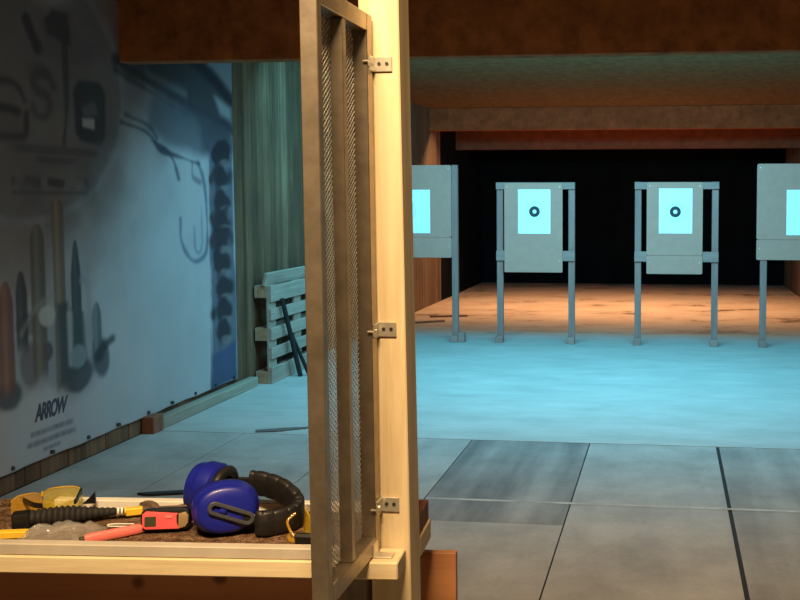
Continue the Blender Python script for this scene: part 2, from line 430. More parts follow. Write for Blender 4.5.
    over(dark, sm(0.018, 0.004, np.abs(Z - 1.535)) * sm(4.48, 4.52, Y) * sm(5.16, 5.12, Y) * 0.4)
    over((0.10, 0.085, 0.085), sm(0.45, 0.85, fnoise(0.16)) * sm(1.15, 0.8, d) * 0.35)
    # the grey pistol drawing
    over((0.13, 0.125, 0.14), sm(5.2, 6.1, Y) * sm(1.7, 2.15, Z) * 0.8)
    area([(5.51, 2.36), (5.98, 2.50), (6.40, 2.60), (6.72, 2.42), (7.0, 2.28), (7.0, 2.0), (6.5, 2.06), (6.03, 2.19)], (0.035, 0.033, 0.04), 0.88, 0.06)
    stroke([(6.20, 2.52), (6.55, 2.44), (6.74, 2.37), (6.99, 2.25)], 0.055, (0.02, 0.02, 0.028), 0.9, 0.04)
    area([(6.72, 2.25), (6.97, 2.19), (6.97, 2.10), (6.80, 2.14)], (0.36, 0.35, 0.36), 0.7, 0.04)
    area([(5.80, 2.32), (6.30, 2.24), (6.30, 2.20), (5.85, 2.27)], (0.22, 0.21, 0.23), 0.5, 0.04)
    stroke([(5.45, 2.34), (5.85, 2.25), (6.33, 2.14), (7.0, 2.02)], 0.028, (0.02, 0.02, 0.03), 0.85, 0.028)
    stroke([(5.45, 2.28), (5.9, 2.18), (6.3, 2.08)], 0.012, (0.03, 0.03, 0.045), 0.7, 0.02)
    area([(5.88, 2.24), (6.99, 2.02), (6.99, 1.86), (6.5, 1.80), (6.05, 1.86), (5.80, 1.95)], (0.085, 0.085, 0.105), 0.78, 0.06)
    area([(6.45, 2.10), (6.97, 2.02), (6.97, 1.80), (6.5, 1.82)], (0.05, 0.05, 0.065), 0.7, 0.06)
    stroke([(5.50, 1.97), (5.72, 1.94), (5.84, 1.90), (5.95, 1.83), (6.25, 1.78), (6.46, 1.75)], 0.016, (0.025, 0.03, 0.05), 0.85, 0.016)
    stroke([(5.55, 2.02), (5.80, 1.97), (5.90, 1.90)], 0.016, (0.04, 0.045, 0.07), 0.7, 0.016)
    stroke([(5.83, 1.88), (6.01, 1.82), (6.12, 1.76), (6.18, 1.64)], 0.012, (0.04, 0.05, 0.08), 0.75, 0.014)
    stroke([(6.44, 1.76), (6.50, 1.66), (6.54, 1.49), (6.55, 1.2), (6.50, 1.09), (6.36, 1.06), (6.25, 1.12), (6.19, 1.23), (6.19, 1.36)], 0.018, (0.06, 0.10, 0.17), 0.75, 0.016)
    stroke([(6.36, 1.30), (6.37, 1.15), (6.44, 1.12), (6.48, 1.21), (6.47, 1.45)], 0.010, (0.12, 0.20, 0.30), 0.6, 0.012)
    stroke([(6.36, 1.75), (6.36, 1.66), (6.46, 1.62)], 0.02, (0.05, 0.06, 0.09), 0.6, 0.018)
    # dark checkered grip column
    area([(6.62, 1.90), (6.99, 1.95), (6.99, 0.12), (6.58, 0.12)], (0.085, 0.09, 0.125), 0.88, 0.02)
    stroke([(6.61, 1.80), (6.57, 0.12)], 0.009, (0.06, 0.07, 0.11), 0.8, 0.014)
    n2 = fnoise(0.09)
    for k in range(9):
        z = 1.84 - k * 0.166 + 0.02 * math.sin(k * 5.1); y_ = 6.82 - k * 0.006 + 0.012 * math.sin(k * 3.3)
        o_ = np.hypot((Y - y_) / (0.15 + 0.02 * math.sin(k * 2.2)), (Z - z) / 0.085)
        over((0.022, 0.019, 0.023), sm(1.25, 0.7, o_ + (n2 - 0.5) * 0.9) * 0.9)
        over((0.20, 0.175, 0.175), sm(1.2, 0.5, np.hypot((Y - y_ - 0.045) / 0.10, (Z - z + 0.075) / 0.035) + (n2 - 0.5) * 0.6) * 0.6)
    over((0.03, 0.03, 0.04), sm(0.05, 0.02, np.abs(Y - 6.74)) * sm(0.3, 0.5, Z) * sm(1.95, 1.8, Z) * 0.6)
    area([(6.6, 0.36), (6.97, 0.40), (6.97, 0.12), (6.58, 0.12)], (0.05, 0.07, 0.15), 0.8, 0.02)
    # cartridges and knives at the lower left
    def shell(yc, z0, z1, wd, col, tip=0.18, a=0.9):
        h = z1 - z0
        half = wd / 2 * np.where(Z > z1 - tip, np.sqrt(np.clip((z1 - Z) / tip, 0, 1)), 1.0)
        m_ = sm(0.012, -0.008, np.abs(Y - yc) - half) * sm(z0 - 0.05, z0 + 0.05, Z) * (Z < z1)
        shade = 0.65 + 0.55 * np.exp(-((Y - yc + wd * 0.12) / (wd * 0.22)) ** 2)
        nonlocal base
        c_ = np.array(col)[None, None] * shade[..., None]; aa = (m_ * a)[..., None]; base = base * (1 - aa) + c_ * aa
    def blob(y_, z_, ry, rz, col, a=0.8): over(col, sm(1.15, 0.7, np.hypot((Y - y_) / ry, (Z - z_) / rz) + (nz1 - 0.5) * 0.8) * a)
    blob(4.6, 0.62, 0.42, 0.20, (0.27, 0.24, 0.25), 0.55); blob(5.0, 0.60, 0.35, 0.22, (0.22, 0.21, 0.23), 0.5)
    blob(4.43, 0.50, 0.14, 0.10, (0.03, 0.025, 0.03)); blob(5.0, 0.50, 0.16, 0.09, (0.025, 0.025, 0.035)); blob(5.24, 0.56, 0.10, 0.13, (0.04, 0.045, 0.06))
    blob(4.61, 0.62, 0.10, 0.16, (0.12, 0.09, 0.09), 0.7); blob(4.62, 0.84, 0.13, 0.08, (0.14, 0.12, 0.12), 0.8); blob(4.74, 0.68, 0.06, 0.06, (0.05, 0.04, 0.045))
    shell(4.86, 0.45, 1.50, 0.085, (0.22, 0.16, 0.11), 0.03); shell(4.69, 0.55, 1.37, 0.115, (0.17, 0.13, 0.10), 0.07)
    shell(4.555, 0.72, 1.13, 0.085, (0.065, 0.055, 0.06), 0.12); shell(4.425, 0.52, 1.09, 0.12, (0.26, 0.11, 0.07), 0.12)
    shell(4.30, 0.5, 1.2, 0.10, (0.12, 0.09, 0.08)); shell(4.16, 0.5, 0.95, 0.11, (0.2, 0.13, 0.09)); shell(3.95, 0.5, 1.3, 0.12, (0.13, 0.1, 0.09))
    shell(5.00, 0.55, 1.27, 0.095, (0.035, 0.055, 0.065), 0.2); shell(5.19, 0.60, 0.90, 0.09, (0.14, 0.16, 0.18), 0.08)
    area([(4.84, 0.92), (4.91, 0.92), (4.93, 0.50), (4.84, 0.46)], (0.055, 0.065, 0.08), 0.85); area([(4.94, 0.88), (5.06, 0.85), (5.08, 0.55), (4.94, 0.52)], (0.06, 0.075, 0.075), 0.8)
    stroke([(5.06, 1.04), (5.12, 0.99), (5.13, 0.70)], 0.025, (0.28, 0.28, 0.28), 0.7); stroke([(4.93, 0.86), (4.93, 0.58)], 0.01, (0.45, 0.43, 0.42), 0.7)
    blob(4.745, 0.875, 0.075, 0.06, (0.50, 0.45, 0.40), 0.85); blob(5.0, 0.61, 0.08, 0.06, (0.22, 0.25, 0.26), 0.9)
    stroke([(5.20, 0.58), (5.27, 0.63), (5.36, 0.66)], 0.035, (0.03, 0.035, 0.045), 0.85)
    stroke([(4.55, 0.80), (4.66, 0.92), (4.80, 0.97)], 0.02, (0.3, 0.27, 0.25), 0.6)
    # small print under the word, too blurred to read: rows of grey dashes
    for (a0, a1, zc, hh) in ((4.595, 4.935, 0.255, 0.012), (4.56, 4.955, 0.203, 0.012), (4.68, 4.835, 0.157, 0.008)):
        ch = 0.6 + 0.4 * (np.sin(Y * 300 + np.sin(Y * 91) * 3) * 0.5 + 0.5) * (np.sin(Y * 53 + zc * 90) > -0.85)
        over((0.10, 0.11, 0.16), sm(hh + 0.008, hh - 0.004, np.abs(Z - zc)) * (Y > a0) * (Y < a1) * ch * 0.75)
    base *= (0.90 + 0.20 * nz1)[..., None]
    # cloth: shallow vertical folds, pulled a little at the lower edge
    X = WL + 0.016 + 0.005 * np.sin(Y * 9 + 0.7 * np.sin(Z * 2)) * sm(2.6, 1.2, Z) + 0.003 * np.sin(Y * 23 + Z)
    v = np.stack([X, Y, Z], -1).reshape(-1, 3)
    i = np.arange((nz - 1) * (ny - 1)); r = i // (ny - 1); c_ = i % (ny - 1); a = r * ny + c_
    fc = np.stack([a, a + 1, a + ny + 1, a + ny], -1)
    me = bpy.data.meshes.new('printed_banner')
    me.vertices.add(len(v)); me.vertices.foreach_set('co', v.ravel())
    me.loops.add(fc.size); me.loops.foreach_set('vertex_index', fc.ravel())
    me.polygons.add(len(fc)); me.polygons.foreach_set('loop_start', np.arange(0, fc.size, 4)); me.polygons.foreach_set('loop_total', np.full(len(fc), 4))
    me.update()
    ca = me.color_attributes.new('print', 'FLOAT_COLOR', 'POINT')
    ca.data.foreach_set('color', np.concatenate([base.reshape(-1, 3), np.ones((len(v), 1))], 1).astype(np.float32).ravel())
    me.polygons.foreach_set('use_smooth', np.ones(len(fc), bool))
    m_, nt_, b_ = new_mat('printed_vinyl')
    at = nt_.nodes.new('ShaderNodeAttribute'); at.attribute_name = 'print'
    wv = noise(nt_, coords(nt_), 350, 2)
    link(nt_, mix(nt_, 0.12, at.outputs['Color'], ramp(nt_, wv, [(0.3, (0.5, 0.5, 0.5)), (0.7, (1, 1, 1))]), 'MULTIPLY'), b_.inputs['Base Color'])
    b_.inputs['Roughness'].default_value = 0.6; b_.inputs['Specular IOR Level'].default_value = 0.25
    me.materials.append(m_)
    o = bpy.data.objects.new('printed_banner', me); COL.objects.link(o)
    tag(o, 'large pale vinyl banner printed with a pistol and cartridges, hung on the left plank wall', 'banner')
    so = o.modifiers.new('thickness', 'SOLIDIFY'); so.thickness = 0.001; so.offset = -1
    for y_ in (3.78, 4.1, 4.43, 4.75, 5.07, 5.38, 5.71, 6.01, 6.32, 6.63, 6.93):
        g = MB(); g.cyl((WL + 0.012, y_, 0.128), (WL + 0.030, y_, 0.128), 0.011, 12); g.build('grommet', M['grommet'], o)
    cu = bpy.data.curves.new('word', 'FONT'); cu.body = 'ARROW'; cu.size = 0.125; cu.shear = 0.3; cu.offset = 0.004; cu.extrude = 0.0008
    cu.space_character = 0.86
    to = bpy.data.objects.new('word', cu); COL.objects.link(to)
    dg = bpy.context.evaluated_depsgraph_get()
    tm = bpy.data.meshes.new_from_object(to.evaluated_get(dg)); bpy.data.objects.remove(to)
    xs_ = [q.co.x for q in tm.vertices]; sx = 0.275 / (max(xs_) - min(xs_)); x0 = min(xs_)
    for q in tm.vertices:
        x_, y_, z_ = q.co; yq, zq = 4.625 + (x_ - x0) * sx, 0.322 + y_; q.co = (WL + 0.0172 + 0.005 * math.sin(yq * 9 + 0.7 * math.sin(zq * 2)) + 0.003 * math.sin(yq * 23 + zq) + z_, yq, zq)
    tm.materials.clear(); tm.materials.append(M['printblue'])
    t = bpy.data.objects.new('lettering', tm); COL.objects.link(t); t.parent = o; t['label'] = 'dark slanted capital lettering near the lower edge'
banner()

# ------------------------------------------------------------------ target stands
def ring_mesh(mb, c, ro, ri, y0, y1, seg=40):
    rg = []
    for r_, yy in ((ro, y0), (ri, y0), (ri, y1), (ro, y1)):
        rg.append([(c[0] + r_ * math.cos(2 * math.pi * k / seg), yy, c[1] + r_ * math.sin(2 * math.pi * k / seg)) for k in range(seg)])
    mb.rings(rg, True, (False, False), loop=True)
TY = 9.77
def stand(xc, label, low, board, legx, top, bars=(), crease=None, front_leg=None):
    root = empty('target_stand', (xc, TY, 0), label, 'target stand', 'target stands across the range')
    for sx in legx:
        lg = MB(); lg.box(xc + sx - 0.033, xc + sx + 0.033, TY - 0.02, TY + 0.025, 0, top, 0.003); l = lg.build('leg', M['stand'], root)
        ft = MB(); ft.box(xc + sx - 0.045, xc + sx + 0.035, TY - 0.075, TY - 0.021, 0, 0.07, 0.004); ft.build('foot_block', M['stand_x'], l)
    for z0, z1 in bars:
        cb = MB(); cb.box(xc + legx[0] - 0.036, xc + legx[1] + 0.036, TY - 0.045, TY - 0.021, z0, z1, 0.003); cb.build('crossbar', M['stand_x'], root)
    x0, x1, z0, z1 = board
    yb = TY - 0.047 if bars else TY - 0.022
    bd = MB()
    T = Matrix.Translation((xc + (x0 + x1) / 2, yb, (z0 + z1) / 2)) @ Matrix.Rotation(R(90), 4, 'X')
    if crease:
        hz = (z0 + z1) / 2
        bd.prism(rrect(x1 - x0, z1 - crease - 0.002, 0.02), 0, 0.012, Matrix.Translation((xc + (x0 + x1) / 2, yb, (z1 + crease) / 2)) @ Matrix.Rotation(R(90), 4, 'X'), 0.002, 1)
        bd.prism(rrect(x1 - x0, crease - z0 - 0.002, 0.012), 0, 0.0125, Matrix.Translation((xc + (x0 + x1) / 2, yb, (z0 + crease) / 2)) @ Matrix.Rotation(R(90), 4, 'X'), 0.002, 1)
    else:
        bd.prism(rrect(x1 - x0, z1 - z0, 0.012), 0, 0.012, T, 0.002, 1)
    b_ = bd.build('backing_board', M['cardboard'], root)
    for zz in ((z0 + 0.12), (z1 - 0.04)):
        for xx in (x0 + 0.03, x1 - 0.03):
            sc = MB(); sc.cyl((xc + xx, yb - 0.010, zz), (xc + xx, yb - 0.015, zz), 0.006, 10); sc.build('screw', M['zinc'], b_)
    return root, yb
def paper(xc, zc, yb, label, w=0.336, h=0.455, dx=0.0, dz=0.0):
    root = empty('paper_target', (xc, yb - 0.014, zc), label, 'paper target', 'paper targets on the stands')
    p = MB(); p.box(xc - w / 2, xc + w / 2, yb - 0.0155, yb - 0.0135, zc - h / 2, zc + h / 2); pp = p.build('sheet', M['paper'], root)
    r = MB(); ring_mesh(r, (xc + dx, zc + dz), 0.056, 0.021, yb - 0.0157, yb - 0.0172); r.build('bullseye_ring', M['ink'], root)
    for k in (0.078, 0.100):
        r = MB(); ring_mesh(r, (xc + dx, zc + dz), k, k - 0.0012, yb - 0.0157, yb - 0.0164); r.build('scoring_ring', M['ink'], root)
    return root
A = [(0.86, 0.965), (1.60, 1.672)]
_, y1 = stand(-2.73, 'target stand with wide board nearest the left wall, beside the timber post', False, (-0.53, 0.478, 0.885, 1.855), (-0.50, 0.51), 1.855, crease=1.10)
_, y2 = stand(-1.366, 'narrow-board target stand without a fold line, right of the timber post', True, (-0.322, 0.285, 0.742, 1.665), (-0.375, 0.375), 1.672, A)
_, y3 = stand(0.083, 'narrow-board target stand with a fold line low on the board, second from the right wall', True, (-0.302, 0.263, 0.736, 1.672), (-0.39, 0.39), 1.675, A, crease=0.925)
_, y4 = stand(1.435, 'target stand with wide round-cornered board, nearest the right wall', False, (-0.55, 0.55, 0.885, 1.855), (-0.475, 0.475), 1.75, crease=1.09)
paper(-2.73, 1.37, y1, 'white paper target on the wide board nearest the left wall', w=0.505)
paper(-1.374, 1.371, y2, 'white paper target on the narrow board right of the timber post', dx=0.003)
paper(0.073, 1.379, y3, 'white paper target on the narrow board with a fold line', dx=-0.003, dz=-0.008)
paper(1.435, 1.365, y4, 'white paper target on the wide board nearest the right wall', w=0.515)
cl = MB(); cl.box(-2.183, -2.113, 9.70, 9.78, 0, 0.10, 0.006); tag(cl.build('wooden_block', M['stand_x']), 'small pale block on the floor against the foot of the left-hand target stand', 'block')
# scraps on the sandy ground
for (a, b_, lb) in (((-3.10, 11.1), (-2.72, 11.35), 'thin dark wood strip on the sandy floor by the left wall, nearer one'), ((-3.0, 11.75), (-2.55, 11.9), 'thin dark wood strip on the sandy floor by the left wall, farther one')):
    w_ = MB(); d = Vector((b_[0] - a[0], b_[1] - a[1], 0)); T = frame((*a, 0), d, (0, 0, 1)); w_.box(0, d.length, -0.03, 0.03, 0, 0.02, 0.003, T)
    tag(w_.build('wood_strip', M['end_red']), lb, 'wood strip', 'wood strips on the range floor')

# ------------------------------------------------------------------ pallet stood on its long edge against the wall
PX0, PY0 = WL + 0.012, 7.33
pal = empty('wooden_pallet', (PX0, PY0, 0), 'weathered wooden pallet standing on edge along the left plank wall', 'pallet')
for (z0, z1) in ((0.0, 0.135), (0.20, 0.295), (0.355, 0.455), (0.515, 0.61), (0.665, 0.80)):
    q = MB(); q.box(PX0 + 0.122, PX0 + 0.144, PY0, PY0 + 1.2, z0, z1, 0.003); q.build('deck_board', M['pallet'], pal)
for y0, y1_ in ((0, 0.145), (0.53, 0.675), (1.055, 1.2)):
    q = MB(); q.box(PX0 + 0.100, PX0 + 0.1215, PY0 + y0, PY0 + y1_, 0, 0.80, 0.003); q.build('stringer_board', M['pallet'], pal)
    for z0, z1 in ((0, 0.10), (0.35, 0.455), (0.70, 0.80)):
        q = MB(); q.box(PX0 + 0.0225, PX0 + 0.0995, PY0 + y0, PY0 + y1_, z0, z1, 0.003); q.build('spacer_block', M['block'], pal)
for z0, z1 in ((0, 0.10), (0.35, 0.455), (0.70, 0.80)):
    q = MB(); q.box(PX0, PX0 + 0.022, PY0, PY0 + 1.2, z0, z1, 0.003); q.build('bottom_board', M['pallet'], pal)
q = MB(); T = Matrix.Translation((PX0 + 0.085, PY0 - 0.02, 0.801)) @ Matrix.Rotation(R(12), 4, 'Y')
q.box(-0.011, 0.014, 0, 1.35, 0, 0.105, 0.003, T); tag(q.build('loose_plank', M['pallet']), 'pale plank laid along the top edge of the standing pallet', 'plank')
for (a, b_, r_, lb) in (((-3.09, 7.68, 0.0), (-3.176, 7.47, 0.68), 0.020, 'long dark pole leaning against the standing pallet'), ((-3.03, 7.72, 0.0), (-3.165, 7.61, 0.40), 0.015, 'short dark pole leaning against the standing pallet, right of the long one')):
    q = MB(); a = Vector(a); b_ = Vector(b_); b_.x += r_ + 0.004; a.z += r_ * 0.4
    q.tube([a, b_], r_, 12); tag(q.build('dark_pole', M['pole'], smooth=True), lb, 'pole', 'dark poles leaning on the pallet')
# thin wedge standing for a floor shadow, and a black strip, left of the post
q = MB(); T = frame((-2.80, 5.60, 0), (0.45, 0.18, 0), (0, 0, 1)); T.translation = Vector((-2.64, 5.80, 0))
q.prism([(0, -0.03), (0.12, -0.05), (0.33, -0.01), (0.36, 0.01), (0.2, 0.03), (0, 0.02)], 0, 0.008, T); tag(q.build('floor_shadow', M['shadow']), 'thin dark scrap shape laid on the floor right of the timber block', 'shadow')
q = MB(); q.prism([(-2.67, 4.47), (-2.60, 4.455), (-2.37, 4.52), (-2.25, 4.55), (-2.25, 4.585), (-2.40, 4.56), (-2.60, 4.50)], 0, 0.012); tag(q.build('rubber_strip', M['pole']), 'black strip lying on the slab floor behind the bench rail', 'strip')

# ------------------------------------------------------------------ shooting bench
BX0 = -1.75
ben = empty('shooting_bench', (-0.9, 1.55, 0), 'wooden shooting bench with brown carpeted tray top at lower left', 'bench')
q = MB(); q.box(BX0, -0.42, 1.42, 1.483, 0.900, 0.928, 0.002); q.build('front_plank', M['pine_x'], ben)['label'] = 'pale pine front plank'
q = MB(); q.box(BX0, -0.50, 1.424, 1.444, 0.9285, 0.947, 0.0015); q.build('front_rail', M['rail'], ben)['label'] = 'grey painted edge strip'
q = MB(); q.box(BX0, -0.486, 1.4895, 1.66, 0.890, 0.919, 0.002); q.build('tray_board', M['pine_x'], ben)
q = MB()
b2 = bmesh.new(); nx, ny = 90, 18
V = [[b2.verts.new((BX0 + (-0.488 - BX0) * i / nx, 1.446 + (1.652 - 1.446) * j / ny, 0.929 + 0.0014 * random.random())) for j in range(ny + 1)] for i in range(nx + 1)]
for i in range(nx):
    for j in range(ny): b2.faces.new((V[i][j], V[i + 1][j], V[i + 1][j + 1], V[i][j + 1]))
ex = bmesh.ops.extrude_face_region(b2, geom=list(b2.faces)); 
for v in [e for e in ex['geom'] if isinstance(e, bmesh.types.BMVert)]: v.co.z = 0.9195 if v.co.y > 1.4895 else 0.9285
bmesh.ops.recalc_face_normals(b2, faces=b2.faces); q._merge(b2); q.build('carpet', M['carpet'], ben)
q = MB(); q.box(-1.118, -0.492, 1.6605, 1.680, 0.900, 0.942, 0.0015); q.build('back_rail', M['rail_white'], ben)['label'] = 'white back rail'
q = MB(); q.box(BX0, -1.119, 1.6605, 1.680, 0.900, 0.936, 0.002); q.build('back_rail', M['carpet'], ben)['label'] = 'carpet covered end of the back rail'
q = MB(); q.box(-0.446, -0.414, 1.565, 1.655, 0.919, 0.955, 0.002); q.build('end_rail', M['end_red'], ben)
q = MB(); q.box(-0.446, -0.411, 1.565, 1.660, 0.882, 0.9185, 0.002); q.build('end_batten', M['pine'], ben)
q = MB(); q.box(BX0, -0.372, 1.70, 1.718, 0.0, 0.838, 0.001); q.build('plywood_panel', M['ply'], ben)['label'] = 'orange brown plywood front panel'
q = MB(); q.box(BX0, -0.486, 1.681, 1.6995, 0.80, 0.90, 0.001); q.build('back_batten', M['pine_x'], ben)
for x_ in (-1.190, -1.70):
    q = MB(); q.box(x_, x_ + 0.065, 1.44, 1.50, 0, 0.8895, 0.003); q.build('leg', M['old_timber'], ben)
q = MB(); q.box(-0.535, -0.488, 1.500, 1.548, 0, 0.8895, 0.003); q.build('leg', M['old_timber'], ben)

TH = R(3.8); ben.rotation_euler = (0, 0, TH)
PV = Vector((-0.43, 1.42, 0)); ben.location = PV + Matrix.Rotation(TH, 3, 'Z') @ (ben.location - PV) + Vector((0, 0.005, 0))
# timber post (leans a touch to the left, the partition with it)
LEAN = R(-0.7)
q = MB(); q.box(-0.4835, -0.4175, 1.490, 1.552, 0.0, CEIL, 0.002)
po = q.build('timber_post', M['pine'], off=(-0.449, 1.521, 0.928)); po.rotation_euler = (0, LEAN, 0)
tag(po, 'tall pale pine post standing at the right end of the bench', 'post')

# mesh partition hinged on the post
XL, XR = -0.4890, -0.4640
YN, YF, ZB, ZT = 1.243, 1.482, 0.930, 1.790
pan = empty('mesh_partition', ((XL + XR) / 2, 1.36, ZB), 'upright steel framed mesh partition bracketed to the pine post', 'partition')
def angle_upright(y0, y1, name):
    q = MB(); q.box(XL, XR, y0, y1, ZB, ZT, 0.0012); return q.build(name, M['steel'], pan)
angle_upright(YN, YN + 0.017, 'upright'); angle_upright(YF - 0.026, YF, 'upright')
mbx = MB(); mbx.box(XL + 0.005, XR - 0.001, 1.345, 1.360, ZB + 0.0275, ZT - 0.0275, 0.001); mbx.build('middle_bar', M['steel'], pan)
for z0, z1 in ((ZB, ZB + 0.027), (ZT - 0.027, ZT)):
    q = MB(); q.box(XL, XR, YN + 0.0172, YF - 0.0262, z0, z1, 0.0012); q.build('rail', M['steel'], pan)
q = MB(); y0, y1_, z0, z1 = YN + 0.017, YF - 0.026, ZB + 0.027, ZT - 0.027; xw = XL + 0.0015
sp_ = 0.0085
for sgn in (1, -1):
    k = -1.2
    while k < 1.2:
        # line z = z0 + sgn*0.75*(y-y0) + k
        pts = []
        for yy in (y0, y1_):
            zz = z0 + sgn * 0.75 * (yy - y0) + k
            pts.append((yy, zz))
        (ya, za), (yb_, zb) = pts
        # clip to z range
        t0, t1 = 0.0, 1.0; dz = zb - za
        for lim, s_ in ((z0, 1), (z1, -1)):
            tt = (lim - za) / dz
            if (dz * s_) > 0: t0 = max(t0, tt)
            else: t1 = min(t1, tt)
        if t1 - t0 > 0.02:
            pa = (xw + 0.0006 * sgn, ya + (yb_ - ya) * t0, za + dz * t0); pb = (xw + 0.0006 * sgn, ya + (yb_ - ya) * t1, za + dz * t1)
            q.tube([pa, pb], 0.0010, 4)
        k += sp_
q.build('wire_mesh', M['mesh'], pan)
for zc in (1.714, 1.289, 1.001):
    q = MB(); q.box(-0.4645, -0.434, 1.4862, 1.4892, zc - 0.0115, zc + 0.0115, 0.0006); q.box(-0.4645, -0.4615, 1.462, 1.4892, zc - 0.0115, zc + 0.0115, 0.0006)
    br = q.build('bracket', M['zinc'], pan)
    for x_ in (-0.4545, -0.442):
        s_ = MB(); s_.cyl((x_, 1.4862, zc + 0.001), (x_, 1.4847, zc + 0.001), 0.0028, 10); s_.build('screw', M['screw'], br)
    s_ = MB(); s_.cyl((-0.4614, 1.470, zc), (-0.4595, 1.470, zc), 0.0035, 10); s_.cyl((-0.4700, 1.452, zc + 0.001), (-0.4612, 1.452, zc + 0.001), 0.0016, 8); s_.build('screw', M['zinc'], br)
q = MB(); q.box(-0.4645, -0.434, 1.440, 1.462, 0.9285, 0.931, 0.0005); q.box(-0.4645, -0.4618, 1.440, 1.462, 0.931, 0.950, 0.0005); q.build('bracket', M['zinc'], pan)

pan.rotation_euler = (0, LEAN * 0.5, 0)
# ------------------------------------------------------------------ things on the bench
ZC = 0.9305
# ear defenders
ear = empty('ear_defenders', (-0.75, 1.56, ZC), 'blue ear defenders with black padded headband lying on the bench carpet', 'ear defenders')
def cup(c, n, a, b_, depth, flip=1):
    n = Vector(n).normalized()
    T = frame(c, n.cross(Vector((0, 0, 1))) * -1, n)
    d = MB()
    d.dome([(0.90, -depth * 0.55), (1.0, -depth * 0.45), (1.0, depth * 0.02), (0.985, depth * 0.06), (0.95, depth * 0.10), (0.925, depth * 0.15), (0.90, depth * 0.34), (0.86, depth * 0.42), (0.76, depth * 0.475), (0.5, depth * 0.505), (0.05, depth * 0.52)], a, b_, T)
    o = d.build('ear_cup', M['cup'], ear, smooth=True)
    cu = MB(); rg = []
    for k in range(40):
        q_ = 2 * math.pi * k / 40; cx, cy = math.cos(q_), math.sin(q_)
        cx = math.copysign(abs(cx) ** 0.87, cx); cy = math.copysign(abs(cy) ** 0.87, cy)
        ring = []
        for j in range(12):
            p_ = 2 * math.pi * j / 12
            rr = 0.78 + 0.20 * math.cos(p_)
            ring.append((a * rr * cx, b_ * rr * cy, -depth * 0.72 + depth * 0.19 * math.sin(p_)))
        rg.append(ring)
    cu.rings(rg, True, (False, False), loop=True, T=T); cu.build('cushion', M['pad'], o, smooth=True)
    return T
nc = Vector((-0.746, 1.517, 0.9745)); nn = Vector((0.50, -0.85, 0.10))
Tn = cup(nc, nn, 0.0545, 0.0438, 0.048)
fc = Vector((-0.8235, 1.598, 0.983)); fn = Vector((-0.94, 0.04, 0.16))
Tf = cup(fc, fn, 0.046, 0.046, 0.047)
# slotted yoke on the near cup, tilted down to the right
yk = MB()
Ty = Tn @ Matrix.Translation((0.006, -0.005, 0.0262)) @ Matrix.Rotation(R(-24), 4, 'Z')
L_, W_, t_ = 0.080, 0.023, 0.0045
def slot_outline(w, h, n=10):
    pts = []
    for cx, a0 in ((w / 2 - h / 2, -90), (-w / 2 + h / 2, 90)):
        for i in range(n): a = R(a0 + 180 * i / (n - 1)); pts.append((cx + h / 2 * math.cos(a), h / 2 * math.sin(a)))
    return pts
so, si = slot_outline(L_, W_), slot_outline(L_ - 0.014, W_ - 0.013)
rg = [[(x, y, z) for x, y in pts] for pts, z in ((so, 0), (so, t_ * 0.7), (slot_outline(L_ - 0.003, W_ - 0.003), t_), (slot_outline(L_ - 0.0125, W_ - 0.0115), t_), (si, t_ * 0.7), (si, 0))]
yk.rings(rg, True, (False, False), loop=True, T=Ty); yk.build('yoke', M['yoke'], ear, smooth=True)['label'] = 'grey slotted arm on the near cup'
pv = MB(); pv.dome([(1, 0), (1, 0.004), (0.7, 0.006), (0.1, 0.0065)], 0.0062, 0.0045, Ty @ Matrix.Translation((-0.014, 0, -0.002))); pv.build('pivot_pin', M['cup'], ear, smooth=True)
# headband: a padded strap sweeping round to the right and back to the far cup
y_end = Ty @ Vector((0.033, 0, 0.001))
path = spline([y_end + Vector((-0.012, -0.001, 0.002)), y_end + Vector((0.012, 0.006, -0.003)), (-0.676, 1.508, 0.953), (-0.646, 1.536, 0.952), (-0.638, 1.566, 0.954), (-0.652, 1.594, 0.960), (-0.690, 1.617, 0.976), (-0.735, 1.630, 0.983), (-0.785, 1.632, 0.985), (-0.835, 1.620, 0.988), (-0.850, 1.606, 0.988)], 8)
n_ = len(path)
hb = MB(); hb.tube(path, 1.0, 12, flat=(0.0085, 0.0028), up=(0, 0.05, 1)); hb.build('headband', M['black'], ear, smooth=True)
pp = [p for i, p in enumerate(path) if 0.13 * n_ < i < 0.745 * n_]
fine = spline(pp[::2], 8)
wd = [(0.94 + 0.09 * abs(math.sin(math.pi * i / 17.0)) ** 0.5) for i in range(len(fine))]
pdm = MB(); pdm.tube(fine, wd, 14, flat=(0.0215, 0.0095), up=(0, 0.05, 1)); pdm.build('headband_padding', M['pad'], ear, smooth=True)
fk = MB(); Tk = Tf @ Matrix.Translation((0, -0.006, 0.026)); fk.box(-0.012, 0.012, -0.014, 0.014, -0.004, 0.008, 0.002, Tk); fk.build('yoke', M['black'], ear)

# pink tape measure
tc_ = Vector((-0.851, 1.506, ZC)); Tt = frame(tc_, (0.9, 0.25, 0), (0.25, -0.9, 0.16)); Tt.translation = tc_ + Vector((0, 0, 0.0228))
tap = empty('tape_measure', tc_, 'pink and black tape measure lying in front of the blue ear cup', 'tape measure')
q = MB(); q.prism(rrect(0.080, 0.0365, 0.010), -0.024, -0.002, Tt, 0.003); q.build('case', M['black'], tap, smooth=True)
q = MB(); q.prism([(-0.036, -0.011), (-0.030, -0.0145), (0.024, -0.0155), (0.020, -0.006), (0.020, 0.006), (0.022, 0.010), (-0.006, 0.013), (-0.030, 0.0155), (-0.036, 0.011)], -0.003, 0.003, Tt, 0.0015); q.build('pink_shell', M['pink'], tap, smooth=True)
q = MB(); q.prism(rrect(0.0185, 0.0165, 0.002), 0.0025, 0.0036, Tt @ Matrix.Translation((-0.0225, -0.0015, 0))); q.build('sticker', M['olive'], tap)
